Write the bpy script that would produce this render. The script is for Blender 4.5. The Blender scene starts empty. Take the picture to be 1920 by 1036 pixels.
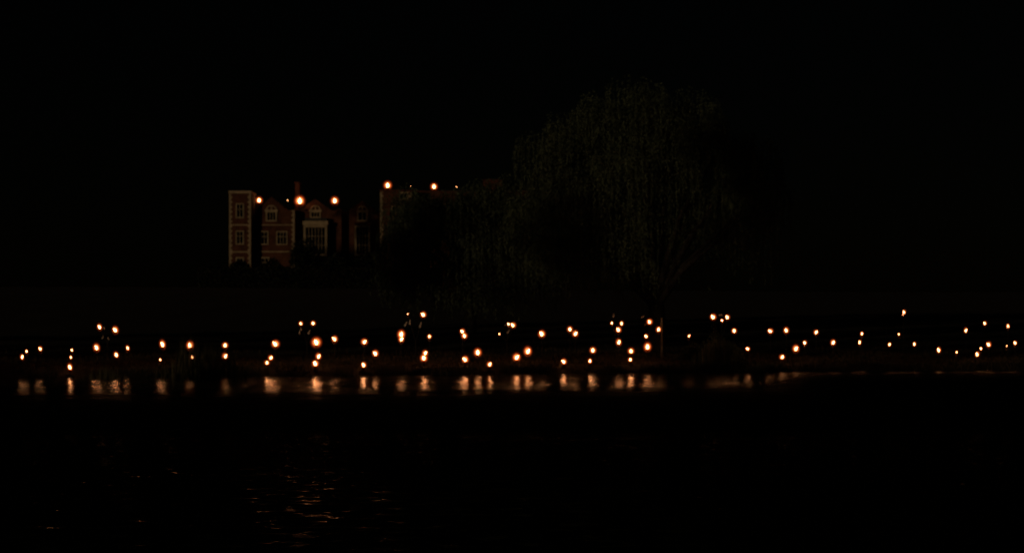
import bpy, math, random
from mathutils import Vector

R = math.radians
S = bpy.context.scene
COL = S.collection

# ---------------------------------------------------------------- camera
# everything is set out in metres: X right, Y away from the viewer, Z up, lake surface at z = 0
F = 3000.0            # focal length in photo pixels (photo 1920 x 1036)
HZ = 620.0            # horizon row
CX = 960.0
CAMZ = 2.0
cam_d = bpy.data.cameras.new("camera")
cam = bpy.data.objects.new("camera", cam_d); COL.objects.link(cam)
cam.location = (0, 0, CAMZ); cam.rotation_euler = (R(90), 0, 0)
cam_d.sensor_width = 36.0
cam_d.lens = 36.0 * F / 1920.0
cam_d.shift_y = (HZ - 518.0) / 1920.0
cam_d.clip_start = 0.1; cam_d.clip_end = 4000
cam_d.dof.use_dof = True
cam_d.dof.focus_distance = 22.0
cam_d.dof.aperture_fstop = 1.7
S.camera = cam

# ---------------------------------------------------------------- night sky, moon-low sun, exposure
SUN_AZ = R(45)        # to the left of straight behind the viewer
SUN_EL = R(5)
w = bpy.data.worlds.new("World"); S.world = w; w.use_nodes = True
nt = w.node_tree
bg = nt.nodes["Background"]
sky = nt.nodes.new("ShaderNodeTexSky"); sky.sky_type = 'NISHITA'; sky.sun_disc = False
sky.sun_elevation = SUN_EL; sky.sun_rotation = math.pi + SUN_AZ
nt.links.new(sky.outputs[0], bg.inputs[0]); bg.inputs[1].default_value = 0.00018
sun_d = bpy.data.lights.new("sun", 'SUN'); sun_d.energy = 0.31; sun_d.angle = R(0.5); sun_d.color = (1.0, 0.70, 0.40)
sun = bpy.data.objects.new("sun", sun_d); COL.objects.link(sun)
to_sun = Vector((-math.sin(SUN_AZ) * math.cos(SUN_EL), -math.cos(SUN_AZ) * math.cos(SUN_EL), math.sin(SUN_EL)))
sun.rotation_euler = to_sun.to_track_quat('Z', 'Y').to_euler()
sun.location = (-60, -60, 30)
S.view_settings.view_transform = 'Standard'
S.view_settings.look = 'None'
S.view_settings.exposure = 0
S.view_settings.gamma = 1
S.render.engine = 'CYCLES'
S.cycles.transparent_max_bounces = 48
S.cycles.max_bounces = 6
S.cycles.diffuse_bounces = 2
S.cycles.glossy_bounces = 3
S.cycles.sample_clamp_indirect = 4.0

rnd = random.Random(7)

# ---------------------------------------------------------------- helpers
def at(px, py, Y):
    return Vector(((px - CX) / F * Y, Y, CAMZ + (HZ - py) / F * Y))

def shore(x):
    return 74.5 + 0.28 * x + 0.5 * math.sin(x * 0.9) + 0.3 * math.sin(x * 2.3 + 1)

def smooth(a, b, t):
    t = max(0.0, min(1.0, (t - a) / (b - a))); return t * t * (3 - 2 * t)

def ground(x, y):
    def rise(d):
        if d < 0: return max(-1.2, d * 0.5)
        return 0.28 * smooth(0, 1.2, d) + 0.045 * min(d, 190.0) + 0.02 * d * smooth(0, 1, d) * 0
    far = rise(y - shore(max(-60, min(60, x))))
    near = rise(2.0 - y) if y < 6 else -1.2
    left = rise((-27 - x) * 0.8) if y < 75 else -1.2
    z = max(far, near, left)
    return z + (0.05 * math.sin(x * 0.7 + y * 0.5) + 0.03 * math.sin(x * 1.9 - y * 1.1)) * smooth(0.1, 0.6, z)

def tag(o, label=None, cat=None, group=None, kind=None):
    if label: o["label"] = label
    if cat: o["category"] = cat
    if group: o["group"] = group
    if kind: o["kind"] = kind
    return o

def empty(name, loc=(0, 0, 0), rz=0.0):
    o = bpy.data.objects.new(name, None); COL.objects.link(o)
    o.location = loc; o.rotation_euler = (0, 0, rz); o.empty_display_size = 0.3
    return o

class MB:
    def __init__(s): s.v = []; s.f = []
    def face(s, pts):
        n = len(s.v); s.v.extend(tuple(p) for p in pts); s.f.append(tuple(range(n, n + len(pts)))); return s
    def box(s, x0, x1, y0, y1, z0, z1):
        n = len(s.v)
        s.v += [(x0, y0, z0), (x1, y0, z0), (x1, y1, z0), (x0, y1, z0), (x0, y0, z1), (x1, y0, z1), (x1, y1, z1), (x0, y1, z1)]
        for q in ((0, 3, 2, 1), (4, 5, 6, 7), (0, 1, 5, 4), (1, 2, 6, 5), (2, 3, 7, 6), (3, 0, 4, 7)):
            s.f.append(tuple(n + i for i in q))
        return s
    def prism(s, poly, y0, y1):           # poly in (x, z), counter-clockwise seen from -Y
        n = len(s.v); k = len(poly)
        s.v += [(x, y0, z) for x, z in poly] + [(x, y1, z) for x, z in poly]
        s.f.append(tuple(range(n, n + k))); s.f.append(tuple(range(n + 2 * k - 1, n + k - 1, -1)))
        for i in range(k):
            j = (i + 1) % k; s.f.append((n + j, n + i, n + k + i, n + k + j))
        return s
    def lathe(s, prof, seg=12, c=(0, 0, 0), cap=True):
        n = len(s.v)
        for r, z in prof:
            for i in range(seg):
                a = 2 * math.pi * i / seg
                s.v.append((c[0] + r * math.cos(a), c[1] + r * math.sin(a), c[2] + z))
        for k in range(len(prof) - 1):
            for i in range(seg):
                j = (i + 1) % seg
                s.f.append((n + k * seg + i, n + k * seg + j, n + (k + 1) * seg + j, n + (k + 1) * seg + i))
        if cap:
            s.f.append(tuple(n + i for i in range(seg - 1, -1, -1)))
            m = n + (len(prof) - 1) * seg
            s.f.append(tuple(m + i for i in range(seg)))
        return s
    def tube(s, pts, rad, seg=6):
        pts = [Vector(p) for p in pts]
        if not hasattr(rad, '__len__'): rad = [rad] * len(pts)
        n = len(s.v); up = Vector((0.13, 0.97, 0.2))
        for i, p in enumerate(pts):
            d = (pts[min(i + 1, len(pts) - 1)] - pts[max(i - 1, 0)]).normalized()
            a = d.cross(up)
            if a.length < 1e-3: a = d.cross(Vector((1, 0, 0)))
            a.normalize(); b = d.cross(a)
            for k in range(seg):
                t = 2 * math.pi * k / seg
                s.v.append(tuple(p + (a * math.cos(t) + b * math.sin(t)) * rad[i]))
        for i in range(len(pts) - 1):
            for k in range(seg):
                j = (k + 1) % seg
                s.f.append((n + i * seg + k, n + i * seg + j, n + (i + 1) * seg + j, n + (i + 1) * seg + k))
        s.f.append(tuple(n + k for k in range(seg - 1, -1, -1)))
        m = n + (len(pts) - 1) * seg
        s.f.append(tuple(m + k for k in range(seg)))
        return s
    def mesh(s, name, mat):
        me = bpy.data.meshes.new(name); me.from_pydata(s.v, [], s.f); me.update()
        me.materials.append(mat); return me
    def build(s, name, mat, parent=None, smooth_shade=False):
        me = s.mesh(name, mat)
        if smooth_shade: me.polygons.foreach_set("use_smooth", [True] * len(me.polygons))
        return link(name, me, parent)

def link(name, me, parent=None, loc=None, scale=None, rot=None):
    o = bpy.data.objects.new(name, me); COL.objects.link(o)
    if parent: o.parent = parent
    if loc is not None: o.location = loc
    if scale is not None: o.scale = scale
    if rot is not None: o.rotation_euler = rot
    return o

# ---------------------------------------------------------------- materials
def mat(name, base, rough=0.8, var=0.25, scale=3.0, metallic=0.0, spec=0.3):
    m = bpy.data.materials.new(name); m.use_nodes = True
    n = m.node_tree.nodes; l = m.node_tree.links; b = n["Principled BSDF"]
    tc = n.new("ShaderNodeTexCoord"); ns = n.new("ShaderNodeTexNoise"); ns.inputs["Scale"].default_value = scale
    ns.inputs["Detail"].default_value = 4
    rp = n.new("ShaderNodeValToRGB")
    lo = [c * (1 - var) for c in base]; hi = [min(1, c * (1 + var)) for c in base]
    rp.color_ramp.elements[0].position = 0.35; rp.color_ramp.elements[1].position = 0.65
    rp.color_ramp.elements[0].color = (*lo, 1); rp.color_ramp.elements[1].color = (*hi, 1)
    l.new(tc.outputs["Object"], ns.inputs["Vector"]); l.new(ns.outputs["Fac"], rp.inputs[0]); l.new(rp.outputs[0], b.inputs["Base Color"])
    b.inputs["Roughness"].default_value = rough; b.inputs["Metallic"].default_value = metallic
    b.inputs["Specular IOR Level"].default_value = spec
    return m

def brick_mat():
    m = bpy.data.materials.new("red_brick"); m.use_nodes = True
    n = m.node_tree.nodes; l = m.node_tree.links; b = n["Principled BSDF"]
    tc = n.new("ShaderNodeTexCoord"); mp = n.new("ShaderNodeMapping"); mp.inputs["Rotation"].default_value = (R(90), 0, 0)
    br = n.new("ShaderNodeTexBrick"); br.inputs["Scale"].default_value = 1.0
    br.inputs["Brick Width"].default_value = 0.24; br.inputs["Row Height"].default_value = 0.08; br.inputs["Mortar Size"].default_value = 0.008
    br.inputs["Color1"].default_value = (0.135, 0.043, 0.020, 1); br.inputs["Color2"].default_value = (0.092, 0.030, 0.015, 1)
    br.inputs["Mortar"].default_value = (0.15, 0.10, 0.065, 1)
    ns = n.new("ShaderNodeTexNoise"); ns.inputs["Scale"].default_value = 0.9; ns.inputs["Detail"].default_value = 5
    rp = n.new("ShaderNodeValToRGB"); rp.color_ramp.elements[0].color = (0.55, 0.5, 0.5, 1); rp.color_ramp.elements[1].color = (1.25, 1.2, 1.1, 1)
    rp.color_ramp.elements[0].position = 0.3; rp.color_ramp.elements[1].position = 0.7
    mx = n.new("ShaderNodeMixRGB"); mx.blend_type = 'MULTIPLY'; mx.inputs[0].default_value = 1
    l.new(tc.outputs["Object"], mp.inputs["Vector"]); l.new(mp.outputs[0], br.inputs["Vector"])
    l.new(tc.outputs["Object"], ns.inputs["Vector"]); l.new(ns.outputs["Fac"], rp.inputs[0])
    l.new(br.outputs["Color"], mx.inputs[1]); l.new(rp.outputs[0], mx.inputs[2]); l.new(mx.outputs[0], b.inputs["Base Color"])
    b.inputs["Roughness"].default_value = 0.9; b.inputs["Specular IOR Level"].default_value = 0.2
    return m

def leaf_mat(name, dark, light):
    m = mat(name, light, 0.7, 0.0, 1.0, spec=0.25)
    n = m.node_tree.nodes; l = m.node_tree.links; b = n["Principled BSDF"]
    ns = [x for x in n if x.type == 'TEX_NOISE'][0]; ns.inputs["Scale"].default_value = 1.3
    rp = [x for x in n if x.type == 'VALTORGB'][0]
    rp.color_ramp.elements[0].color = (*dark, 1); rp.color_ramp.elements[1].color = (*light, 1)
    return m

def flame_core_mat():
    m = bpy.data.materials.new("flame_core"); m.use_nodes = True
    n = m.node_tree.nodes; l = m.node_tree.links; n.clear()
    e = n.new("ShaderNodeEmission"); e.inputs[0].default_value = (1.0, 0.41, 0.155, 1); e.inputs[1].default_value = 24
    o = n.new("ShaderNodeOutputMaterial"); l.new(e.outputs[0], o.inputs["Surface"])
    return m

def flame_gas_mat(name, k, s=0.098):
    # overexposure glow round the core, put in as emission fading from the middle
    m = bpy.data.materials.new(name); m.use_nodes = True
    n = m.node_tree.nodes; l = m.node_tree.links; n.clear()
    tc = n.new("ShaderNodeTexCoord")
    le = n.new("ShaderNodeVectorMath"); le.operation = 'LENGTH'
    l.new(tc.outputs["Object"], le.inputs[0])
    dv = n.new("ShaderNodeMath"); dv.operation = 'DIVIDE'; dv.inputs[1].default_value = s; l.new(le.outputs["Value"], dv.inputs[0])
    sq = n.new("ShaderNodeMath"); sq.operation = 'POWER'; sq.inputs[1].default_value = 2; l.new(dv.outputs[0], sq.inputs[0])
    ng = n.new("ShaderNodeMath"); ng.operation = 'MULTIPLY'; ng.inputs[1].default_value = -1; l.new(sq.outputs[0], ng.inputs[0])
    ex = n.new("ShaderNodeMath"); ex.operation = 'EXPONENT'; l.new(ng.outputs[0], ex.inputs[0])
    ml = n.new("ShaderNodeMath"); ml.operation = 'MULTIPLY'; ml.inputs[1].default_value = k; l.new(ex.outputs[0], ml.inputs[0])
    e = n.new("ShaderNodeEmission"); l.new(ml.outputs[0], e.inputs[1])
    cr = n.new("ShaderNodeValToRGB"); l.new(le.outputs["Value"], cr.inputs[0])      # glow colour: yellower inside, redder outside
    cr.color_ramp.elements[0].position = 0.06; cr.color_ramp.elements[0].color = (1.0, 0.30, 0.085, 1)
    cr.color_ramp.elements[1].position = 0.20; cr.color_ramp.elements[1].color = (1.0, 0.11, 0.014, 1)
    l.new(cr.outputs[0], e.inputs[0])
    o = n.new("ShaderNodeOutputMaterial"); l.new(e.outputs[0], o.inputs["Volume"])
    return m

def water_mat():
    # still water in the lee of the far bank, a breeze-ruffled strip in mid lake, gentle ripples close by
    m = bpy.data.materials.new("dark_lake_water"); m.use_nodes = True
    n = m.node_tree.nodes; l = m.node_tree.links; b = n["Principled BSDF"]
    def math_(op, a, c=None):
        q = n.new("ShaderNodeMath"); q.operation = op
        for i, v in enumerate((a, c)):
            if v is None: continue
            if isinstance(v, (int, float)): q.inputs[i].default_value = v
            else: l.new(v, q.inputs[i])
        return q.outputs[0]
    def step(v, a, c):
        q = n.new("ShaderNodeMapRange"); q.interpolation_type = 'SMOOTHSTEP'
        l.new(v, q.inputs["Value"])
        for nm, x in (("From Min", a), ("From Max", c)):
            if isinstance(x, (int, float)): q.inputs[nm].default_value = x
            else: l.new(x, q.inputs[nm])
        return q.outputs["Result"]
    tc = n.new("ShaderNodeTexCoord"); sp = n.new("ShaderNodeSeparateXYZ"); l.new(tc.outputs["Object"], sp.inputs[0])
    x, y = sp.outputs[0], sp.outputs[1]
    pn = n.new("ShaderNodeTexNoise"); pn.inputs["Scale"].default_value = 0.35; pn.inputs["Detail"].default_value = 2
    l.new(tc.outputs["Object"], pn.inputs["Vector"])
    wob = math_('MULTIPLY', math_('SUBTRACT', pn.outputs["Fac"], 0.5), 10.0)
    # distance from the far bank along Y, and how wide the sheltered strip is there
    toshore = math_('SUBTRACT', math_('ADD', 74.5, math_('MULTIPLY', x, 0.28)), y)
    width = math_('SUBTRACT', 19.0, math_('ADD', math_('MULTIPLY', step(x, 8.0, 14.0), 18.0), 0.0))
    width = math_('SUBTRACT', width, math_('MULTIPLY', step(math_('MULTIPLY', x, -1.0), 12.0, 18.0), 4.0))
    d = math_('SUBTRACT', math_('ADD', toshore, wob), width)
    windy = step(d, -5.0, 15.0)
    nearby = step(math_('MULTIPLY', y, -1.0), -35.0, -29.0)          # 1 close to the viewer
    mid = math_('MULTIPLY', windy, math_('SUBTRACT', 1.0, nearby))
    # ripple slopes
    mp = n.new("ShaderNodeMapping"); mp.inputs["Scale"].default_value = (1.0, 1.6, 1.0); l.new(tc.outputs["Object"], mp.inputs["Vector"])
    r1 = n.new("ShaderNodeTexNoise"); r1.inputs["Scale"].default_value = 3.2; r1.inputs["Detail"].default_value = 3
    l.new(mp.outputs[0], r1.inputs["Vector"])
    off = n.new("ShaderNodeVectorMath"); off.operation = 'ADD'; off.inputs[1].default_value = (31.7, 11.3, 5.1); l.new(mp.outputs[0], off.inputs[0])
    r2 = n.new("ShaderNodeTexNoise"); r2.inputs["Scale"].default_value = 3.2; r2.inputs["Detail"].default_value = 3
    l.new(off.outputs[0], r2.inputs["Vector"])
    amp = math_('ADD', 0.16, math_('ADD', math_('MULTIPLY', mid, 3.0), math_('MULTIPLY', nearby, -0.072)))
    ampx = math_('ADD', 0.60, math_('ADD', math_('MULTIPLY', mid, 3.0), math_('MULTIPLY', nearby, 0.2)))
    # longer wavelets on top of the fine ones
    mq = n.new("ShaderNodeMapping"); mq.inputs["Scale"].default_value = (1.6, 0.5, 1.0); l.new(tc.outputs["Object"], mq.inputs["Vector"])
    r3 = n.new("ShaderNodeTexNoise"); r3.inputs["Scale"].default_value = 1.1; r3.inputs["Detail"].default_value = 4; r3.inputs["Roughness"].default_value = 0.65
    l.new(mq.outputs[0], r3.inputs["Vector"])
    s3 = n.new("ShaderNodeSeparateColor"); l.new(r3.outputs["Color"], s3.inputs[0])
    far = math_('SUBTRACT', 1.0, nearby)
    sx = math_('ADD', math_('MULTIPLY', math_('SUBTRACT', r1.outputs["Fac"], 0.5), ampx), math_('MULTIPLY', math_('MULTIPLY', math_('SUBTRACT', s3.outputs[0], 0.5), 0.6), far))
    sy = math_('ADD', math_('MULTIPLY', math_('SUBTRACT', r2.outputs["Fac"], 0.5), amp), math_('MULTIPLY', math_('MULTIPLY', math_('SUBTRACT', s3.outputs[1], 0.5), 0.22), far))
    cb = n.new("ShaderNodeCombineXYZ"); l.new(sx, cb.inputs[0]); l.new(sy, cb.inputs[1]); cb.inputs[2].default_value = 1
    nn = n.new("ShaderNodeVectorMath"); nn.operation = 'NORMALIZE'; l.new(cb.outputs[0], nn.inputs[0])
    l.new(nn.outputs[0], b.inputs["Normal"])
    b.inputs["Base Color"].default_value = (0.004, 0.006, 0.005, 1)
    l.new(math_('ADD', math_('SUBTRACT', 0.105, math_('MULTIPLY', nearby, 0.035)), math_('MULTIPLY', mid, 0.45)), b.inputs["Roughness"])
    b.inputs["IOR"].default_value = 1.333
    # painted matte layer dimming reflections on the open lake, broken into patches close by
    clear = step(math_('ADD', math_('MULTIPLY', y, -1.0), wob), -25.0, -14.0)
    lane = math_('SUBTRACT', 1.0, step(math_('ABSOLUTE', math_('ADD', x, 2.0)), 2.2, 4.6))        # strip where the glints are let through
    clear = math_('MULTIPLY', clear, lane)
    wp = n.new("ShaderNodeTexNoise"); wp.inputs["Scale"].default_value = 2.2; wp.inputs["Detail"].default_value = 4
    l.new(mp.outputs[0], wp.inputs["Vector"])
    holes = step(wp.outputs["Fac"], 0.54, 0.64)
    edge = math_('ADD', 0.12, math_('ADD', math_('MULTIPLY', step(d, -12.0, 6.0), 0.70), math_('MULTIPLY', step(d, 2.0, 20.0), 0.172)))
    cover = math_('MULTIPLY', edge, math_('SUBTRACT', 1.0, math_('MULTIPLY', math_('MULTIPLY', clear, holes), 0.72)))
    df = n.new("ShaderNodeBsdfDiffuse"); df.inputs[0].default_value = (0.006, 0.009, 0.005, 1)
    mxs = n.new("ShaderNodeMixShader"); l.new(cover, mxs.inputs[0]); l.new(b.outputs[0], mxs.inputs[1]); l.new(df.outputs[0], mxs.inputs[2])
    l.new(mxs.outputs[0], n["Material Output"].inputs["Surface"])
    return m

M = dict(
    brick=brick_mat(),
    stone=mat("pale_limestone", (0.46, 0.36, 0.23), 0.85, 0.2, 1.5),
    lead=mat("dark_lead", (0.035, 0.035, 0.035), 0.6, 0.2, 1.0),
    tile=mat("brown_roof_tile", (0.085, 0.045, 0.03), 0.9, 0.3, 1.2),
    glass=mat("dark_window_glass", (0.008, 0.008, 0.009), 0.25, 0.1, 1.0, spec=0.4),
    iron=mat("black_iron", (0.02, 0.018, 0.016), 0.65, 0.3, 9.0, metallic=0.3),
    clay=mat("fired_clay", (0.16, 0.07, 0.04), 0.9, 0.25, 14.0),
    tin=mat("pale_tin", (0.55, 0.52, 0.47), 0.5, 0.15, 12.0),
    wood=mat("weathered_wood", (0.13, 0.11, 0.08), 0.9, 0.3, 6.0),
    grass=mat("dark_grass", (0.046, 0.032, 0.014), 0.9, 0.45, 1.7),
    soil=mat("lawn_and_bank", (0.016, 0.012, 0.007), 0.95, 0.45, 0.8),
    reed=mat("dry_green_reed", (0.085, 0.078, 0.035), 0.8, 0.35, 2.5),
    bark=mat("willow_bark", (0.022, 0.018, 0.014), 0.95, 0.4, 3.0),
    willow=leaf_mat("willow_leaf", (0.030, 0.043, 0.024), (0.095, 0.122, 0.066)),
    yew=leaf_mat("yew_leaf", (0.006, 0.009, 0.004), (0.014, 0.018, 0.008)),
    core=flame_core_mat(),
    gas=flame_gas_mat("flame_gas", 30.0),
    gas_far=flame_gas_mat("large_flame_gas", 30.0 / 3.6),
    water=water_mat(),
)

# ---------------------------------------------------------------- terrain and water
def build_ground():
    xs = []; x = -420.0
    while x < 420: xs.append(x); x += 1.0 if -60 < x < 60 else (4.0 if -130 < x < 130 else 20.0)
    xs.append(420.0)
    ys = []; y = -60.0
    while y < 1500:
        ys.append(y)
        y += 0.6 if (55 < y < 100 or -2 < y < 7) else (2.5 if y < 300 else 60.0)
    ys.append(1500.0)
    v = [(a * (1 if b < 400 else 2.5), b, ground(a, b)) for b in ys for a in xs]
    k = len(xs)
    f = [(j * k + i, j * k + i + 1, (j + 1) * k + i + 1, (j + 1) * k + i) for j in range(len(ys) - 1) for i in range(k - 1)]
    m = MB(); m.v = v; m.f = f
    o = m.build("ground", M['soil'], None, True); tag(o, "dark grassy bank and lawn rising from the lake to the house", "ground", kind='structure')
build_ground()
wm = MB(); wm.face([(-420, -10, 0), (420, -10, 0), (420, 180, 0), (-420, 180, 0)])
tag(wm.build("lake_water", M['water']), "black lake water with orange fire reflections along the far bank", "lake", kind='structure')

# ---------------------------------------------------------------- the house
def build_house():
    H = empty("manor_house", (0, 0, 0))
    tag(H, "red brick manor house with pale stone corners and gables on the slope", "house")
    ZB = 8.0
    X = lambda px, Y: (px - CX) / F * Y
    Z = lambda py, Y: CAMZ + (HZ - py) / F * Y
    def wall(px0, px1, py, Y, depth, parent=H, mt='brick', name='wall', zb=ZB):
        return MB().box(X(px0, Y), X(px1, Y), Y, Y + depth, zb, Z(py, Y)).build(name, M[mt], parent)
    def band(px0, px1, py0, py1, Y, parent, name='string_course', proud=0.10, mt='stone', back=0.3):
        return MB().box(X(px0, Y), X(px1, Y), Y - proud, Y + back, Z(py1, Y), Z(py0, Y)).build(name, M[mt], parent)
    def quoins(px, side, py0, py1, Y, parent, turn=0.0):
        # alternating long and short corner stones; side = +1 when the wall runs to the right of px
        m = MB(); z = Z(py1, Y); top = Z(py0, Y); i = 0; x = X(px, Y)
        while z < top - 0.1:
            L = 0.50 if i % 2 == 0 else 0.28
            a, b2 = (x - 0.03, x + L) if side > 0 else (x - L, x + 0.03)
            m.box(a, b2, Y - 0.045, Y + (0.34 if i % 2 == 0 else 0.62), z + 0.008, min(z + 0.40, top)); z += 0.42; i += 1
        return m.build('quoins', M['stone'], parent)
    def window(px0, px1, py0, py1, Y, parent, lights=2, transoms=1, fr=0.20, proud=0.14, mul=0.075):
        x0, x1, z0, z1 = X(px0, Y), X(px1, Y), Z(py1, Y), Z(py0, Y)
        m = MB()
        m.box(x0 - fr, x0, Y - proud, Y + 0.1, z0 - fr, z1 + fr); m.box(x1, x1 + fr, Y - proud, Y + 0.1, z0 - fr, z1 + fr)
        m.box(x0, x1, Y - proud, Y + 0.1, z1, z1 + fr); m.box(x0, x1, Y - proud - 0.05, Y + 0.1, z0 - fr, z0)
        for i in range(1, lights):
            xm = x0 + (x1 - x0) * i / lights; m.box(xm - mul / 2, xm + mul / 2, Y - proud + 0.03, Y + 0.05, z0, z1)
        for i in range(1, transoms + 1):
            zm = z0 + (z1 - z0) * (0.62 if transoms == 1 else i / (transoms + 1)); m.box(x0, x1, Y - proud + 0.045, Y + 0.05, zm - mul / 2, zm + mul / 2)
        wd = m.build('window', M['stone'], parent)
        MB().box(x0, x1, Y - 0.02, Y + 0.04, z0, z1).build('pane', M['glass'], wd)
        return wd
    def dormer(pxc, pw, py_ap, py_top, py0, py1, Y, parent, lights=3):
        # stone window with a small pediment
        wd = window(pxc - pw / 2, pxc + pw / 2, py0, py1, Y, parent, lights, 0, 0.24, 0.2)
        xa, xb = X(pxc - pw / 2 - 4.5, Y), X(pxc + pw / 2 + 4.5, Y)
        MB().box(xa, xb, Y - 0.28, Y + 0.1, Z(py_top + 3.2, Y), Z(py_top, Y)).build('lintel', M['stone'], wd)
        zt, za = Z(py_top, Y), Z(py_ap, Y); xc = X(pxc, Y); t = 0.17
        p = MB()
        hw = (xb - xa) / 2 - 0.2
        n = 7                                         # arched pediment moulding, as a ring of short straight stones
        for i in range(n):
            a0, a1 = math.pi * i / n, math.pi * (i + 1) / n
            q = lambda a, k: (xc + math.cos(a) * hw * k, zt + math.sin(a) * (za - zt) * k)
            p.prism([q(a0, 0.80), q(a0, 1.0), q(a1, 1.0), q(a1, 0.80)], Y - 0.2, Y + 0.1)
        p.box(xc - 0.09, xc + 0.09, Y - 0.15, Y + 0.1, zt, zt + (za - zt) * 0.8)
        p.build('pediment', M['stone'], wd)
        return wd
    def gable(pxl, pxc, pxr, py_eave, py_ap, Y, parent, depth=0.5):
        m = MB(); m.prism([(X(pxl, Y), Z(py_eave, Y) + 0.003), (X(pxr, Y), Z(py_eave, Y) + 0.003), (X(pxc, Y), Z(py_ap, Y))], Y, Y + depth)
        g = m.build('gable', M['brick'], parent)
        c = MB()
        for a, b2 in ((pxl, pxc), (pxc, pxr)):
            za, zb = (Z(py_eave, Y), Z(py_ap, Y)) if a == pxl else (Z(py_ap, Y), Z(py_eave, Y))
            c.prism([(X(a, Y), za + 0.005), (X(b2, Y), zb + 0.005), (X(b2, Y), zb + 0.14), (X(a, Y), za + 0.14)], Y - 0.06, Y + depth + 0.05)
        c.build('coping', M['brick'], g)
        r = MB()                                       # tiled roof running back from the gable
        e, ap = Z(py_eave, Y), Z(py_ap, Y) - 0.15
        y1, y2 = Y + depth + 0.06, Y + 11.0
        xl, xc, xr = X(pxl, Y), X(pxc, Y), X(pxr, Y)
        r.face([(xl, y1, e), (xc, y1, ap), (xc, y2, ap), (xl, y2, e)]); r.face([(xc, y1, ap), (xr, y1, e), (xr, y2, e), (xc, y2, ap)])
        r.face([(xl, y2, e), (xc, y2, ap), (xr, y2, e)])
        r.build('roof', M['tile'], parent)
        return g
    # --- stair tower at the west end
    Y = 280.0
    T = wall(430, 470, 362.5, Y, 5.2, name='tower_wall')
    quoins(430, +1, 363, 471, Y, T); quoins(470, -1, 363, 471, Y, T)
    quoins(430, +1, 473.5, 540, Y, T); quoins(470, -1, 473.5, 540, Y, T)
    band(429, 471, 357.8, 362.5, Y, T, 'cornice', 0.22, back=5.4)
    band(429.6, 470.4, 420.5, 422.6, Y, T); band(429.6, 470.4, 471, 473.2, Y, T)
    window(444, 455.5, 383, 407, Y, T, 2, 1, 0.17); window(444, 455.5, 434, 456.5, Y, T, 2, 1, 0.17); window(444, 455.5, 484, 506, Y, T, 2, 1, 0.17)
    # --- link between tower and first gable
    Lk = wall(468.5, 487, 387, 287.2, 8, name='link_wall')
    # --- first gabled wing
    Y = 281.7
    A = wall(483, 552, 393.5, Y, 12, name='wing_wall')
    gable(481, 509, 536, 393.5, 370.5, Y, A)
    quoins(552, -1, 394, 540, Y, A)
    band(484, 551, 391.4, 393.4, Y + 0.1, A, 'parapet_coping', 0.02, 'brick', back=0.01) if False else None
    dormer(509, 15.5, 384.5, 393.2, 398, 412.5, Y, A)
    band(484, 548, 420.8, 422.3, Y, A, proud=0.07); band(484, 548, 470.6, 472.6, Y, A, proud=0.07)
    window(490, 501.5, 435, 457, Y, A, 2, 1, 0.17); window(520, 537, 435, 457, Y, A, 3, 1, 0.17); window(490, 503, 484, 505, Y, A, 2, 1, 0.2)
    # --- chimney and the ledge the big bowl stands on
    ch = MB().box(X(554.5, 290), X(562.5, 290), 289.2, 291.0, 18, Z(345, 290)).build('chimney', M['brick'], A)
    MB().box(X(553.5, 290), X(563.5, 290), 289.0, 291.2, Z(345, 290), Z(342, 290)).build('chimney_cap', M['brick'], ch)
    # --- second gabled bay with the great stone window
    Y = 283.3
    B = wall(553, 640, 394.5, Y, 12, name='bay_wall')
    gable(561, 591, 620, 394.5, 374.5, Y, B)
    MB().box(X(552.5, Y), X(574, Y), Y - 0.7, Y + 2.0, Z(394.4, Y), Z(391.6, Y)).build('ledge', M['brick'], B)
    dormer(591.5, 15, 385, 393.4, 398, 406.5, Y, B)
    Yo = Y - 1.5
    O = MB().box(X(569.5, Yo), X(614, Yo), Yo + 0.25, Y + 0.1, ZB, Z(424, Yo)).build('oriel_core', M['glass'], B)
    MB().box(X(571, Yo), X(612.5, Yo), Yo + 0.4, Y + 0.05, Z(413.8, Yo), Z(408.0, Yo)).build('balcony_parapet', M['lead'], B)  # plain dark band above the oriel cornice
    wo = window(573, 609.5, 426, 476, Yo, B, 6, 2, 0.36, 0.16, 0.065)
    MB().box(X(568, Yo), X(615, Yo), Yo - 0.35, Y - 0.003, Z(421.8, Yo), Z(414.2, Yo)).build('cornice', M['stone'], wo)
    # brick pilaster on the corner
    MB().box(X(631, Y), X(640.5, Y), Y - 0.25, Y + 0.5, ZB, Z(391.5, Y)).build('pilaster', M['brick'], B)
    # --- third bay
    Y = 284.3
    C = wall(641, 716, 397.5, Y, 12, name='bay_wall')
    gable(652, 679, 706, 397.5, 378, Y, C)
    dormer(679.5, 14.5, 385.5, 393.8, 398.2, 412.5, Y, C, 2)
    Yo = Y - 1.3
    MB().box(X(665.5, Yo), X(694.5, Yo), Yo + 0.25, Y + 0.1, ZB, Z(424.5, Yo)).build('oriel_core', M['glass'], C)
    wc = window(668.5, 690.5, 425.5, 476, Yo, C, 4, 2, 0.30, 0.16, 0.085)
    MB().box(X(664.5, Yo), X(695, Yo), Yo - 0.3, Y - 0.003, Z(422.5, Yo), Z(418, Yo)).build('cornice', M['brick'], wc)
    # --- tower behind the willow
    Y = 281.0
    D = wall(713, 772, 358.5, Y, 12, name='tower_wall')
    quoins(713, +1, 359.5, 540, Y, D); quoins(772, -1, 359.5, 540, Y, D)
    MB().box(X(712, Y), X(773, Y), Y - 0.15, Y + 12.2, Z(358.5, Y), Z(355.5, Y)).build('parapet_coping', M['brick'], D)
    window(752, 763, 362.5, 372, Y, D, 2, 0, 0.22); window(735, 750, 388, 404, Y, D, 2, 1, 0.2); window(735, 750, 414, 436, Y, D, 2, 1, 0.2)
    # --- range running east behind the tree, with its stack
    Y = 284.0
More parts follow.
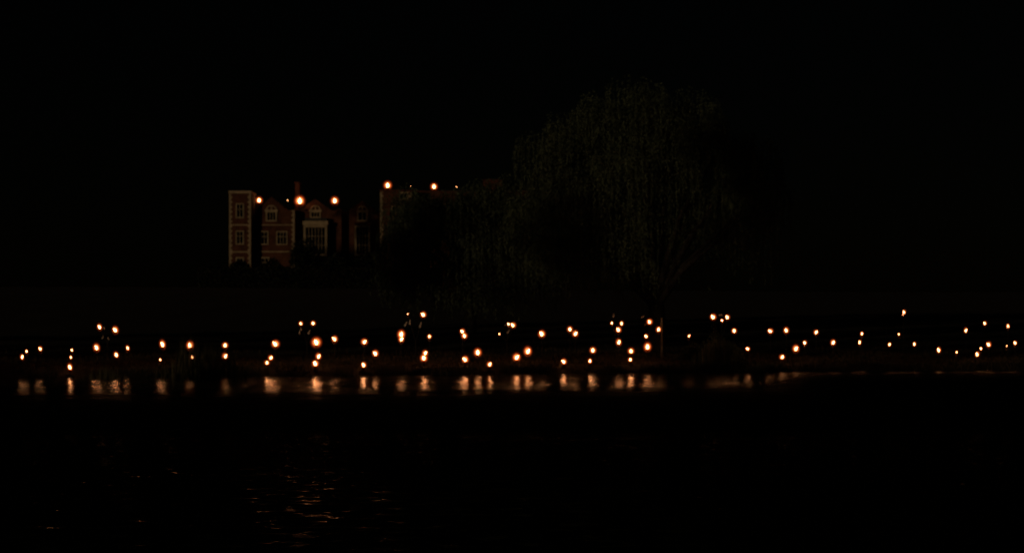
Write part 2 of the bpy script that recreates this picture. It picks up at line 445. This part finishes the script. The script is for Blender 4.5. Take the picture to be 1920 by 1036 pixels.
    E = wall(773, 990, 360, Y, 14, name='range_wall')
    MB().box(X(772.5, Y), X(991, Y), Y - 0.12, Y + 14.2, Z(360, Y), Z(357.6, Y)).build('parapet_coping', M['brick'], E)
    for i in range(6):
        window(790 + i * 32, 803 + i * 32, 384, 404, Y, E, 2, 1, 0.2); window(790 + i * 32, 803 + i * 32, 430, 452, Y, E, 2, 1, 0.2)
    cs = MB().box(X(906, 286), X(941, 286), 286, 289, 20, Z(339, 286)).build('chimney', M['brick'], E)
    MB().box(X(905, 286), X(942, 286), 285.8, 289.2, Z(339, 286), Z(336.5, 286)).build('chimney_cap', M['brick'], cs)
    return H
build_house()

# ---------------------------------------------------------------- fires
def flame_core_mesh(bend=0.0, squash=1.0, turn=0.0):
    prof = [(0.001, -0.085), (0.028, -0.070), (0.045, -0.035), (0.052, 0.0), (0.042, 0.035), (0.024, 0.065), (0.001, 0.095)]
    m = MB().lathe(prof, 10)
    m.v = [(x * squash + bend * max(0, z + 0.03) ** 1.5 * 9 * math.cos(turn), y / squash + bend * max(0, z + 0.03) ** 1.5 * 9 * math.sin(turn), z) for x, y, z in m.v]
    return m.mesh("flame", M['core'])
def flame_gas_mesh(name, m):
    prof = [(0.001, -0.27)] + [(0.27 * math.sin(math.pi * i / 8), -0.27 * math.cos(math.pi * i / 8)) for i in range(1, 8)] + [(0.001, 0.27)]
    return MB().lathe(prof, 12).mesh(name, m)
CORE = flame_core_mesh()
CORES = [CORE, flame_core_mesh(0.25, 0.9, 0.3), flame_core_mesh(0.3, 1.2, 2.6), flame_core_mesh(0.15, 0.8, 4.0), flame_core_mesh(0.35, 1.05, 3.3)]
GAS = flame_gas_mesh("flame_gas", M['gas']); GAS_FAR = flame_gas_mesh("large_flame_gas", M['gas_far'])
POT = MB().lathe([(0.045, -0.27), (0.06, -0.26), (0.082, -0.150), (0.096, -0.147), (0.096, -0.122), (0.08, -0.122), (0.068, -0.17), (0.02, -0.18)], 12).mesh("pot", M['clay'])
BOWL = MB().lathe([(0.03, -0.22), (0.07, -0.205), (0.11, -0.165), (0.125, -0.125), (0.112, -0.125), (0.09, -0.155), (0.02, -0.18)], 14).mesh("bowl", M['iron'])
SOCKET = MB().lathe([(0.012, 0.0), (0.035, 0.03), (0.042, 0.07), (0.028, 0.14), (0.014, 0.24)], 8).mesh("socket", M['tin'])
def stand_leg_mesh():
    m = MB()
    for k in range(3):
        a = 2 * math.pi * k / 3 + 0.4
        m.tube([(0.02 * math.cos(a), 0.02 * math.sin(a), -0.21), (0.15 * math.cos(a), 0.15 * math.sin(a), -0.36)], 0.012, 5)
    return m.mesh("stand", M['iron'])
STAND = stand_leg_mesh()

SZ = dict(t=0.24, s=0.44, n=0.62, m=0.75, b=0.87, l=0.99, x=1.22)

def add_flame(parent, loc, k, px, gas=None, stretch=1.0):
    lean = 0.0
    if px < 330: lean = R(-12); stretch *= 1.35; k *= 0.76
    elif px > 1590: lean = R(10); stretch *= 1.35; k *= 0.78
    wob = rnd.uniform(-0.06, 0.06)
    k *= rnd.uniform(0.93, 1.07)
    fl = link("flame", rnd.choice(CORES), parent, loc, (k * rnd.uniform(0.9, 1.08), k * rnd.uniform(0.9, 1.08), k * stretch * rnd.uniform(0.92, 1.25)), (wob * 2, lean + wob * 2, rnd.uniform(-0.4, 0.4)))
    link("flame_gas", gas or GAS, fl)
    return fl

def fire_pot(px, py, size, label):
    k = SZ[size]
    x0 = (px - CX) / F * 76.0
    Yd = shore(x0) + 0.7 + max(0.0, 690 - py) * 0.075 + rnd.uniform(-0.2, 0.5)
    p = at(px, py, Yd); g = ground(p.x, p.y)
    if p.z - g < 0.30:                                   # bring the pot back towards the water until it clears the grass
        for _ in range(60):
            Yd -= 0.1; p = at(px, py, Yd); g = ground(p.x, p.y)
            if p.z - g >= 0.28 or Yd < shore(p.x) + 0.35: break
    r = empty("fire_pot", (p.x, p.y, g)); h = p.z - g
    tag(r, label, "fire pot", "fire pots burning along the lake bank")
    ks = 0.75 + 0.25 * k
    link("pot", POT, r, (0, 0, h), (ks, ks, ks))
    MB().tube([(0.0, 0.0, -0.15), (0.004, 0.0, max(0.02, h - 0.26 * ks))], 0.013, 6).build("stake", M['iron'], r)
    add_flame(r, (0, 0, h), k, px)

def fire_stand(tips, sockets, label, cross=None):
    """one forked iron stand: tips = [(px, py, size)], sockets = [(px, py)] pale tin collars on the arms"""
    cx = sum(t[0] for t in tips) / len(tips)
    x0 = (cx - CX) / F * 80.0
    Yd = shore(x0) + 0.7 + (690 - min(t[1] for t in tips)) * 0.075
    base = at(cx, 650, Yd); g = ground(base.x, Yd)
    r = empty("fire_stand", (base.x, Yd, g))
    tag(r, label, "fire stand", "forked fire stands on the upper bank")
    loc = lambda px, py: at(px, py, Yd) - Vector((base.x, Yd, g))
    fork = Vector((0, 0, loc(cx, 640).z))
    MB().tube([(0, 0, -0.2), fork], 0.02, 6).build("pole", M['iron'], r)
    for i, (px, py, s) in enumerate(tips):
        tip = loc(px, py); k = SZ[s]
        d = (tip - fork); end = tip - Vector((0, 0, 0.13 * k))
        MB().tube([fork, fork + d * 0.5 + Vector((0, 0, -0.02)), end], [0.015, 0.013, 0.011], 5).build("arm", M['iron'], r)
        ks = 0.55 + 0.3 * k
        link("pot", POT, r, tip, (ks, ks, ks))
        add_flame(r, tip, k, px)
    for (px, py, tilt, sc) in sockets:
        link("socket", SOCKET, r, loc(px, py) + Vector((0, -0.12, -0.08)), (sc, sc, sc), (0, tilt, 0))

def roof_fire(px, py, Y, size, label, small=False):
    k = SZ[size] * 3.6 * (0.62 if size == 't' else 1.0)
    p = at(px, py, Y)
    r = empty("fire_bowl", tuple(p - Vector((0, 0, 0.36 * k))))
    tag(r, label, "fire bowl", "fire bowls on the roof of the house")
    c = Vector((0, 0, 0.36 * k))
    link("bowl", BOWL, r, c, (k, k, k)); link("stand", STAND, r, c, (k, k, k))
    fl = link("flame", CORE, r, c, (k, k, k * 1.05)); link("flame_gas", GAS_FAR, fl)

POTS = [
 (49.9, 658.2, 's', "small fire pot, upper of a close slanting pair near the west end"),
 (41.3, 669.0, 'n', "fire pot, lower of the close slanting pair at the west end"),
 (75.7, 653.3, 'n', "lone fire pot between the slanting pair and the stacked column of three"),
 (135.1, 655.7, 's', "topmost small flame of the stacked column of three fires"),
 (132.9, 669.5, 's', "middle small flame of the stacked column of three fires"),
 (131.1, 687.7, 'm', "lowest and biggest flame of the stacked column of three fires, nearest the water"),
 (181.0, 651.2, 'l', "big fire pot low and left below the first forked stand"),
 (218.0, 664.8, 'm', "fire pot close to the grass, straight below the right arm of the first forked stand"),
 (239.4, 651.9, 'n', "fire pot right of and above the low one under the first forked stand"),
 (304.8, 645.1, 'l', "big fire pot above a tiny one, first pair left of the reeds"),
 (300.5, 673.8, 's', "tiny fire pot close to the grass below a big one, left of the reeds"),
 (356.1, 647.0, 'l', "big fire pot at the left edge of the reeds, above a smaller one"),
 (360.8, 669.5, 'n', "smaller lower fire pot at the left edge of the reeds"),
 (422.1, 646.9, 'm', "upper of two equal fire pots stacked right of the reeds"),
 (422.1, 667.4, 'm', "lower of two equal fire pots stacked right of the reeds"),
 (516.6, 644.3, 'l', "big round fire pot above and right of a touching slanted pair"),
 (507.6, 670.3, 'm', "upper flame of a touching slanted pair below a big round one"),
 (500.6, 679.4, 'n', "lower flame of a touching slanted pair, with a broad reflection beneath"),
 (593.2, 641.3, 'x', "largest round fire pot, below the forked stand in line with the gabled bay"),
 (597.1, 667.7, 'm', "middle fire pot of the three under the forked stand below the house"),
 (591.3, 681.1, 'm', "lowest fire pot of the three under the forked stand below the house"),
 (627.5, 635.2, 'm', "lone fire pot just right of the largest round one and slightly higher"),
 (683.1, 640.4, 'b', "upper fire pot of a wide triangle of three, below the third gable"),
 (703.9, 662.1, 'b', "right hand corner of the wide triangle of three fire pots"),
 (682.0, 683.8, 'm', "lowest fire pot of the wide triangle of three, close to the water"),
 (752.4, 626.5, 'l', "upper and larger of two merged flames, left below the tall stand"),
 (752.4, 635.5, 'm', "lower of two merged flames, left below the tall stand"),
 (805.2, 630.3, 'n', "small round fire pot right below the tall stand"),
 (797.2, 661.5, 'm', "upper flame of a touching pair low under the tall stand"),
 (794.6, 670.8, 'l', "lower and larger flame of the touching pair low under the tall stand"),
 (867.0, 620.9, 'm', "upper flame of the merged slanting pair below the small willow"),
 (870.7, 629.1, 'm', "lower flame of the merged slanting pair below the small willow"),
 (872.2, 673.4, 'l', "big low fire pot straight below the merged slanting pair"),
 (895.7, 660.3, 'l', "big fire pot at the head of a slanting three, right of the merged pair"),
 (917.9, 682.6, 'm', "low fire pot close to the water, right of two big ones"),
 (1015.9, 625.6, 'l', "big lone fire pot high on the bank, right of the wide low stand"),
 (989.5, 658.1, 'l', "upper of two big fire pots above the pale fallen branch"),
 (968.6, 669.4, 'l', "lower of two big fire pots, just left of the pale fallen branch"),
 (1068.5, 616.9, 'm', "upper left flame of a close pair high on the bank"),
 (1078.6, 625.2, 'm', "lower right flame of a close pair high on the bank"),
 (1057.2, 677.4, 'm', "lone low fire pot near the water under the close high pair"),
 (1111.6, 656.3, 'b', "upper, broader flame of a near vertical pair just left of the forked stand"),
 (1106.2, 676.3, 'n', "lower, smaller flame of the near vertical pair, close to the water"),
 (1159.7, 617.8, 'm', "fire pot tucked right below the forked stand left of the post"),
 (1160.1, 641.2, 'm', "second fire pot below the forked stand left of the post"),
 (1183.2, 657.7, 'b', "upper of two fire pots straight above each other left of the post"),
 (1181.8, 673.7, 'n', "lower and smaller of two fire pots straight above each other left of the post"),
 (1211.5, 629.9, 'n', "smaller middle fire pot of the column of three beside the post"),
 (1214.1, 649.9, 'l', "big lowest fire pot of the column of three beside the post"),
 (1234.8, 617.4, 'm', "fire pot burning against the foot of the pale upright post"),
 (1291.7, 629.3, 's', "lone tiny fire pot in the dark between the post and the bushes"),
 (1376.5, 619.8, 'm', "fire pot just right below the twin stand above the bushes"),
 (1402.0, 653.4, 'n', "lone fire pot halfway down the bank right of the bushes"),
 (1444.5, 620.3, 'm', "left one of two level fire pots high on the bank"),
 (1474.1, 619.0, 'b', "right one of two level fire pots high on the bank, the brighter"),
 (1466.5, 668.8, 'm', "lowest fire pot at the foot of a slanting line of three"),
 (1492.2, 653.2, 'b', "middle and biggest fire pot of the slanting line of three"),
 (1509.0, 642.2, 'n', "topmost fire pot of the slanting line of three"),
 (1530.2, 622.4, 'n', "single fire pot above the slanting line of three, east of the level pair"),
 (1562.0, 641.7, 'm', "lone fire pot between the slanting line and the small stacked pair"),
 (1615.9, 625.2, 'n', "upper of the small stacked pair of fire pots"),
 (1612.1, 641.4, 'n', "lower of the small stacked pair of fire pots"),
 (1667.8, 645.3, 'n', "small fire pot level on the bank, left below the double tipped torch"),
 (1685.6, 626.4, 's', "tiny fire pot straight below the double tipped torch"),
 (1714.7, 644.7, 'n', "small fire pot level on the bank, right below the double tipped torch"),
 (1760.2, 656.0, 'm', "tall flamed fire pot left of a tiny one, low on the east bank"),
 (1793.8, 659.9, 's', "tiny low fire pot on the east bank between two larger ones"),
 (1810.7, 619.0, 'm', "tall flamed fire pot high on the east bank, leftmost of three high ones"),
 (1846.5, 605.6, 'n', "highest fire pot at the east end, middle of three high ones"),
 (1890.0, 611.0, 'n', "high fire pot nearest the east edge, last of three high ones"),
 (1853.8, 645.5, 'b', "top and biggest flame of the slanting trio at the east end"),
 (1839.4, 653.2, 's', "middle, smallest flame of the slanting trio at the east end"),
 (1832.4, 663.9, 'm', "lowest flame of the slanting trio at the east end"),
 (1887.5, 648.1, 't', "tiny flame beside the last fire pot at the east end"),
 (1903.5, 642.5, 'n', "last fire pot at the east end of the bank, next to a tiny one"),
]
for a in POTS: fire_pot(*a)

STANDS = [
 ([(186.7, 612.7, 'm'), (216.3, 618.2, 'l')], [(192.3, 632, 0.4, 0.7), (205.6, 634, -0.4, 0.7), (197, 614, 0.0, 0.6)], "first forked fire stand from the west, its right flame fatter than the left"),
 ([(564.0, 606.0, 'n'), (587.2, 605.7, 'n')], [(561.6, 623.5, 0.2, 1.0), (578.6, 623.5, 0.35, 1.0), (565.5, 616.5, 0.0, 0.7)], "forked fire stand with two small level flames below the gabled bay of the house"),
 ([(793.7, 589.5, 'b'), (764.7, 588.2, 't')], [(758.5, 609, 0.5, 1.2), (768.5, 605.5, 0.1, 1.1), (787.3, 611.5, 0.25, 1.3)], "tallest fire stand, one bright flame and one tiny pale one, near the small willow"),
 ([(962.0, 609.4, 'm'), (953.5, 607.0, 's'), (936.5, 625.6, 't')], [(946, 606.5, 1.3, 0.8), (950.5, 621.5, 0.7, 1.0)], "wide low fire stand with a bright, a small and a tiny flame"),
 ([(1147.2, 605.3, 's'), (1165.5, 606.1, 'n')], [(1149.3, 592, 0.2, 0.9)], "forked fire stand with two unequal flames, one pale collar above, left of the post"),
 ([(1217.9, 603.0, 'b')], [(1201.8, 592.5, 0.9, 0.9), (1208.5, 608, 0.6, 0.6)], "fire stand with a single slanting flame just left of the upright post"),
 ([(1337.2, 593.9, 'b'), (1363.8, 594.4, 'm'), (1354.0, 600.5, 's')], [(1347, 588, 1.4, 0.9)], "twin fire stand above the bushes, a tiny flame hanging between two bright ones"),
 ([(1695.4, 584.7, 'n'), (1692.6, 589.9, 't')], [], "double tipped torch standing highest on the east bank"),
]
for a in STANDS: fire_stand(*a)

ROOF = [
 (485.8, 375.5, 286.4, 'b', "big fire bowl on the roof beside the end tower"),
 (539.5, 375.7, 291.0, 't', "tiny fire on the roof between the first gable and the chimney"),
 (562.0, 376.5, 282.9, 'x', "largest roof fire, in front of the red lit chimney"),
 (627.5, 376.3, 284.2, 'l', "big fire bowl on the parapet right of the second gable"),
 (726.9, 347.5, 282.0, 'l', "highest big fire bowl, on the corner of the second tower"),
 (770.0, 350.0, 286.0, 't', "faintest tiny fire on the second tower parapet"),
 (813.7, 350.0, 285.0, 'b', "fire bowl on the long parapet above the small willow"),
 (856.5, 350.0, 286.0, 't', "tiny fire on the long parapet, rightmost of the roof fires"),
]
for a in ROOF: roof_fire(*a)

# ---------------------------------------------------------------- trees
def leaf_strip(m, p, d, L, W, r):
    a = Vector((r.gauss(0, 1), r.gauss(0, 1), r.gauss(0, 0.6)))
    s = d.cross(a)
    if s.length < 1e-4: return
    s.normalize(); s *= W
    q = p + d * L
    mid = p + d * (L * 0.45)
    n = len(m.v)
    m.v += [tuple(p), tuple(mid + s), tuple(q), tuple(mid - s)]
    m.f.append((n, n + 1, n + 2, n + 3))

def weeping_willow(label, Y, lobes, trunk_px, n_strands, hang_py, seed, leaf=(0.21, 0.032), trunk_r=0.55):
    """lobes: (px, py, rx, ry) in photo pixels at distance Y; strands spring from the lobes and hang towards hang_py(px)"""
    r = random.Random(seed)
    bx = (trunk_px - CX) / F * Y; bg = ground(bx, Y)
    root = empty("willow_tree", (bx, Y, bg)); tag(root, label, "tree")
    O = Vector((bx, Y, bg))
    L = []
    for (px, py, rx, ry) in lobes:
        c = at(px, py, Y + r.uniform(-1.0, 1.0)) - O
        L.append((c, rx / F * Y, ry / F * Y, min(rx, 1.2 * ry) / F * Y * 0.9))
    crown = MB(); bark = MB()
    fork = Vector((0, 0, 2.6))
    bark.tube([(0, 0, -0.4), (0.1, 0, 1.0), fork], [trunk_r * 1.25, trunk_r, trunk_r * 0.85], 10)
    for (c, rx, rz, ry) in L:
        for q in range(2):
            e = c + Vector((r.uniform(-.4, .4) * rx, r.uniform(-.4, .4) * ry, r.uniform(0, .5) * rz))
            mid = fork.lerp(e, 0.5) + Vector((r.uniform(-.5, .5), r.uniform(-.5, .5), 0.8))
            bark.tube([fork - Vector((0, 0, .2)), fork.lerp(mid, 0.5) + Vector((0, 0, .3)), mid, e], [trunk_r * .5, trunk_r * .36, trunk_r * .22, .04], 6)
    S2 = []                                    # smaller boughs over the lobes, so the crown breaks into clumps with gaps
    for (c, rx, rz, ry) in L:
        for q in range(9):
            th = r.uniform(0, 2 * math.pi); u = r.uniform(-.25, 1.0); sn = math.sqrt(max(0, 1 - u * u)); k = r.uniform(.55, 1.0)
            f = r.uniform(.26, .46)
            S2.append((c + Vector((sn * math.cos(th) * rx, sn * math.sin(th) * ry, u * rz)) * k, rx * f, rz * f, ry * f))
    L = S2
    wts = [a[1] * a[2] for a in L]
    for i in range(n_strands):
        c, rx, rz, ry = r.choices(L, wts)[0]
        th = r.uniform(0, 2 * math.pi); u = r.uniform(-0.35, 1.0)
        s = math.sqrt(max(0, 1 - u * u)); rad = r.uniform(0.72, 1.04) if r.random() < 0.8 else r.uniform(0.3, 0.7)
        n = Vector((s * math.cos(th), s * math.sin(th), u))
        p = c + Vector((n.x * rx, n.y * ry, n.z * rz)) * rad
        low = CAMZ + (HZ - hang_py(CX + (p.x + bx) / Y * F)) / F * Y - bg
        ln = min(r.choice((r.uniform(.7, 1.8), r.uniform(1.2, 3.6))), max(0.8, p.z - low + r.uniform(-0.6, 0.6)))
        v = Vector((n.x, n.y, 0.0)) * r.uniform(0.2, 0.8) + Vector((0, 0, max(0, u) * 0.5 + r.uniform(-.1, .25)))
        v += Vector((r.gauss(0, .12), r.gauss(0, .12), 0))
        t = 0.0; step = 0.17; sway = r.uniform(-.05, .05)
        while t < ln:
            g = min(1.0, t / 0.9)
            d = (v * (1 - g) + Vector((sway, 0, -1)) * (0.25 + g)).normalized()
            p = p + d * step; t += step
            if p.z < 0.15: break
            ld = (d + Vector((r.gauss(0, .35), r.gauss(0, .35), -0.15))).normalized()
            leaf_strip(crown, p, ld, leaf[0] * r.uniform(.7, 1.3), leaf[1] * r.uniform(.7, 1.3), r)
            if r.random() < 0.55:
                ld = (d + Vector((r.gauss(0, .6), r.gauss(0, .6), -0.1))).normalized()
                leaf_strip(crown, p, ld, leaf[0] * r.uniform(.6, 1.1), leaf[1] * r.uniform(.7, 1.2), r)
    bark.build("trunk", M['bark'], root, True)
    crown.build("crown", M['willow'], root)
    return root

def shade_tree(x, y, top, wid, label, seed, n, low=0.05):
    # trees added out of view to keep the low sun off willow, bank and house
    r = random.Random(seed); g = ground(x, y); root = empty("shore_tree", (x, y, g)); tag(root, label, "tree", "trees on the shore beside the lake")
    H = top - g; b = MB(); m = MB()
    b.tube([(0, 0, -.4), (.1, 0, H * .4), (-.1, .1, H * .9)], [.45, .3, .06], 8)
    cl = []
    for i in range(26):
        z = r.uniform(low, .9); k = math.sin(math.pi * min(1, max(0.12, (z - low + .08) / (1.06 - low)))) ** .6
        a = r.uniform(0, 6.28); q = r.uniform(.1, .75) * wid * k
        c = Vector((math.cos(a) * q, math.sin(a) * q, H * z)); cl.append((c, wid * r.uniform(.25, .42)))
        b.tube([(0, 0, c.z * .75), c * .6 + Vector((0, 0, c.z * .36)), c], [.12, .07, .02], 5)
    for i in range(n):
        c, a = r.choice(cl); d = Vector((r.gauss(0, 1), r.gauss(0, 1), r.gauss(0, 1))).normalized(); p = c + d * a * r.uniform(.3, 1.05)
        leaf_strip(m, p, Vector((r.gauss(0, 1), r.gauss(0, 1), r.gauss(0, .7))).normalized(), r.uniform(.35, .6), r.uniform(.12, .2), r)
    b.build("trunk", M['bark'], root, True); m.build("crown", M['willow'], root)

def lin(pts):
    def f(x):
        if x <= pts[0][0]: return pts[0][1]
        for (a, b), (c, d) in zip(pts, pts[1:]):
            if x <= c: return b + (d - b) * (x - a) / (c - a)
        return pts[-1][1]
    return f

weeping_willow("huge weeping willow with a domed crown, rising high beside the house", 96.0,
    [(1165, 216, 85, 58), (1262, 228, 95, 62), (1095, 252, 75, 62), (1035, 305, 55, 65), (1180, 320, 110, 90), (1320, 300, 110, 90),
     (1400, 350, 70, 90), (1090, 390, 85, 90), (1250, 420, 120, 90), (1000, 400, 40, 60), (1380, 430, 70, 90), (1110, 480, 90, 70), (1040, 470, 50, 70)],
    1230, 6600, lin([(960, 470), (1050, 545), (1250, 570), (1600, 575)]), 11)
weeping_willow("smaller weeping willow hanging in front of the right half of the house", 108.0,
    [(885, 412, 80, 48), (808, 414, 58, 50), (770, 425, 42, 62), (748, 475, 36, 60), (900, 385, 60, 40), (955, 385, 45, 45), (950, 410, 55, 55), (840, 398, 50, 38), (778, 410, 30, 40), (915, 388, 48, 40), (990, 500, 70, 75), (890, 520, 95, 50), (790, 510, 60, 50), (880, 470, 90, 60), (960, 480, 60, 60)],
    880, 6000, lin([(700, 560), (800, 585), (960, 590), (1100, 585)]), 23, (0.23, 0.034), 0.4)

for i, (x, y, top, wd, n) in enumerate([(-32, 33, 25, 5.5, 5200), (-36, 36.5, 25, 5.5, 5200), (-39, 40.5, 24, 5.0, 5200), (-43, 49, 16.5, 5, 4200), (-46, 56, 16, 5, 4200), (-49, 63, 17, 5, 4200), (-52, 70, 17, 5, 4200)]):
    shade_tree(x, y, top, wd, ["tall broad tree on the wooded shore beyond the west end of the bank", "lower broad tree on the wooded shore beyond the west end of the bank"][top < 20], 40 + i, n)
shade_tree(-89, 220.5, 35, 6.0, "tall slim tree on the lawn west of the house", 50, 4600, 0.2)

def yew(px, py_top, w_px, Y, label, seed, n=2600):
    r = random.Random(seed)
    bx = (px - CX) / F * Y; g = ground(bx, Y)
    root = empty("yew_tree", (bx, Y, g)); tag(root, label, "tree", "dark evergreens in front of the house")
    H = CAMZ + (HZ - py_top) / F * Y - g; W = w_px / F * Y / 2
    MB().tube([(0, 0, -.3), (0.05, 0, H * .3), (0, .1, H * .75)], [.28, .2, .06], 7).build("trunk", M['bark'], root, True)
    cl = [(Vector((r.uniform(-.5, .5) * W, r.uniform(-.4, .4) * W, H * r.uniform(.25, .75))), W * r.uniform(.4, .62), H * r.uniform(.18, .28)) for _ in range(9)]
    cl.append((Vector((0, 0, H * .78)), W * .45, H * .22)); cl.append((Vector((0, 0, H * .3)), W * .95, H * .32))
    m = MB()
    for i in range(n):
        c, a, b = r.choice(cl)
        d = Vector((r.gauss(0, 1), r.gauss(0, 1), r.gauss(0, 1))).normalized()
        k = r.uniform(.55, 1.05)
        p = c + Vector((d.x * a, d.y * a, d.z * b)) * k
        if p.z < 0.05: p.z = 0.05
        ld = (d + Vector((0, 0, .4)) + Vector((r.gauss(0, .5), r.gauss(0, .5), r.gauss(0, .4)))).normalized()
        leaf_strip(m, p, ld, r.uniform(.3, .6), r.uniform(.10, .2), r)
    m.build("crown", M['yew'], root)
for a in [
 (452, 489, 46, 262, "low dark evergreen covering the foot of the end tower", 1),
 (512, 486, 52, 260, "dark evergreen covering the foot of the first gabled wing", 2),
 (574, 447, 62, 258, "tallest dark evergreen, hiding the lower part of the great stone window", 3),
 (632, 478, 66, 258, "dark evergreen below the pilaster right of the great stone window", 4),
 (692, 474, 66, 259, "dark evergreen in front of the third gabled bay", 5),
 (396, 505, 60, 262, "low dark evergreen just left of the end tower", 6),
]: yew(*a)

def hedge(px0, px1, py_top, Y, label):
    r = random.Random(77); x0, x1 = (px0 - CX) / F * Y, (px1 - CX) / F * Y; xm = (x0 + x1) / 2; g = ground(xm, Y)
    top = CAMZ + (HZ - py_top) / F * Y - g
    root = empty("clipped_hedge", (xm, Y, g)); tag(root, label, "hedge")
    MB().box(x0 - xm, x1 - xm, -.5, .5, -.4, top - .35).build("branches", M['bark'], root)
    m = MB()
    for i in range(9000):
        p = Vector((r.uniform(x0, x1) - xm, r.uniform(-.75, .75), r.uniform(0, top)))
        if abs(p.y) < .5 and p.z < top - .5: p.y = -.55 - r.random() * .3
        p.z = min(p.z, top - .25 + .2 * math.sin(p.x * 1.3) * math.sin(p.x * .37))
        leaf_strip(m, p, Vector((r.gauss(0, 1), -abs(r.gauss(0, 1)), r.gauss(.3, 1))).normalized(), r.uniform(.25, .5), r.uniform(.08, .16), r)
    m.build("foliage", M['yew'], root)
hedge(372, 820, 499, 255.0, "long dark hedge running below the house")

# ---------------------------------------------------------------- bank vegetation
def blades(m, p, h, w, r, lean=0.25):
    d = Vector((r.gauss(0, lean), r.gauss(0, lean), 1)).normalized()
    a = r.uniform(0, math.pi); s = Vector((math.cos(a), math.sin(a), 0)) * w
    q = p + d * (h * .6); t = p + d * h + Vector((d.x, d.y, -.2)) * h * .2
    n = len(m.v)
    m.v += [tuple(p - s), tuple(p + s), tuple(q + s * .7), tuple(q - s * .7), tuple(t)]
    m.f.append((n, n + 1, n + 2, n + 3)); m.f.append((n + 3, n + 2, n + 4))

def build_grass():
    r = random.Random(5); m = MB()
    for i in range(46000):
        x = r.uniform(-30, 34); d = abs(r.gauss(0, 7.0)) + 0.05
        cl = .5 + .5 * math.sin(x * .83 + math.sin(d * .6) * 2) * math.sin(d * .9 + x * .31)
        if r.random() > .35 + .65 * cl: continue
        y = shore(x) + d
        h = r.uniform(.06, .2) * (.7 + .9 * cl) * (1.6 if d < 0.8 else 1)
        blades(m, Vector((x, y, ground(x, y) - .01)), h, r.uniform(.008, .02), r, .35)
    tag(m.build("bank_grass", M['grass']), "rough grass covering the lake bank between the fires", "grass", kind='stuff')
build_grass()

def reed_bed(px, Y, half, n, hmax, label, seed):
    r = random.Random(seed); bx = (px - CX) / F * Y; g = ground(bx, Y)
    root = empty("reed_clump", (bx, Y, min(g, 0)))
    m = MB()
    for i in range(n):
        x = r.gauss(0, half * .5); y = r.gauss(0, .5)
        k = max(.35, 1 - abs(x) / (half * 1.6))
        blades(m, Vector((x, y, -.1 + max(0, ground(bx + x, Y + y)) - min(g, 0))), hmax * k * r.uniform(.6, 1.0), r.uniform(.008, .016), r, .07)
    tag(root, label, "reeds", "reed clumps along the water's edge")
    m.build("foliage", M['reed'], root)
reed_bed(352, 68.6, 0.9, 260, 2.35, "tall reed clump behind the first pair of fire pots west of the house", 1)
reed_bed(392, 69.0, 0.9, 260, 2.0, "reed clump between the two stacked pairs of fire pots", 2)
reed_bed(432, 69.4, 0.8, 220, 1.7, "reed clump reaching up beside the two equal stacked flames", 3)
reed_bed(196, 67.6, 0.9, 160, 0.8, "short reed clump at the water below the first forked stand", 4)
reed_bed(1345, 79.6, 1.2, 300, 2.0, "reed clump below the twin fire stand east of the post", 5)

def bush(px, Y, w, h, label, seed):
    r = random.Random(seed); bx = (px - CX) / F * Y; g = ground(bx, Y)
    root = empty("waterside_bush", (bx, Y, g)); tag(root, label, "bush", "bushes on the bank east of the post")
    m = MB(); st = MB()
    for k in range(6):
        a = r.uniform(0, 6.28); st.tube([(0, 0, -.1), (math.cos(a) * w * .25, math.sin(a) * w * .25, h * .4), (math.cos(a) * w * .45, math.sin(a) * w * .45, h * .8)], [.03, .02, .008], 5)
    st.build("stems", M['bark'], root)
    for i in range(1300):
        d = Vector((r.gauss(0, 1), r.gauss(0, 1), abs(r.gauss(0, 1)))).normalized(); k = r.uniform(.35, 1.05) * (0.8 + .25 * math.sin(d.x * 5 + seed) * math.cos(d.y * 4))
        p = Vector((d.x * w * k, d.y * w * k * .8, max(.05, d.z * h * k)))
        leaf_strip(m, p, (d + Vector((r.gauss(0, .6), r.gauss(0, .6), r.gauss(0, .5)))).normalized(), r.uniform(.08, .17), r.uniform(.02, .04), r)
    m.build("foliage", M['willow'], root)
bush(1296, 82.0, 0.75, 0.95, "low leafy bush just right of the lone tiny fire pot", 1)
bush(1340, 83.0, 0.95, 1.75, "taller leafy bush under the twin fire stand", 2)
bush(1368, 82.4, 0.7, 1.2, "leafy bush left of the lone fire pot halfway down the bank", 3)

# pale post and fallen branch
p = at(1240.5, 625, 83.5); g = ground(p.x, p.y); top = at(1240.5, 597, 83.5).z
ps = MB().box(-.045, .045, -.045, .045, -.3, top - g); ps.box(-.055, .055, -.055, .055, top - g, top - g + .025)
o = ps.build("wooden_post", M['wood']); o.location = (p.x, p.y, g)
tag(o, "pale upright wooden post behind a fire pot on the upper bank", "post")
a, b = at(984, 685, 76.9), at(1000, 693, 76.3)
br = MB().tube([(0, 0, 0.02), (0.22, -.2, -.04), (0.42, -.45, -.17)], [.03, .024, .012], 6)
br.tube([(0.2, -.18, -.035), (0.3, -.15, .06), (0.36, -.1, .1)], [.014, .01, .005], 5)
o = br.build("fallen_branch", M['wood']); gx = (984 - CX) / F * 76.4
o.location = (gx, shore(gx) + 1.0, ground(gx, shore(gx) + 1.0) + .05)
tag(o, "pale fallen branch lying on the bank just above the water", "branch")
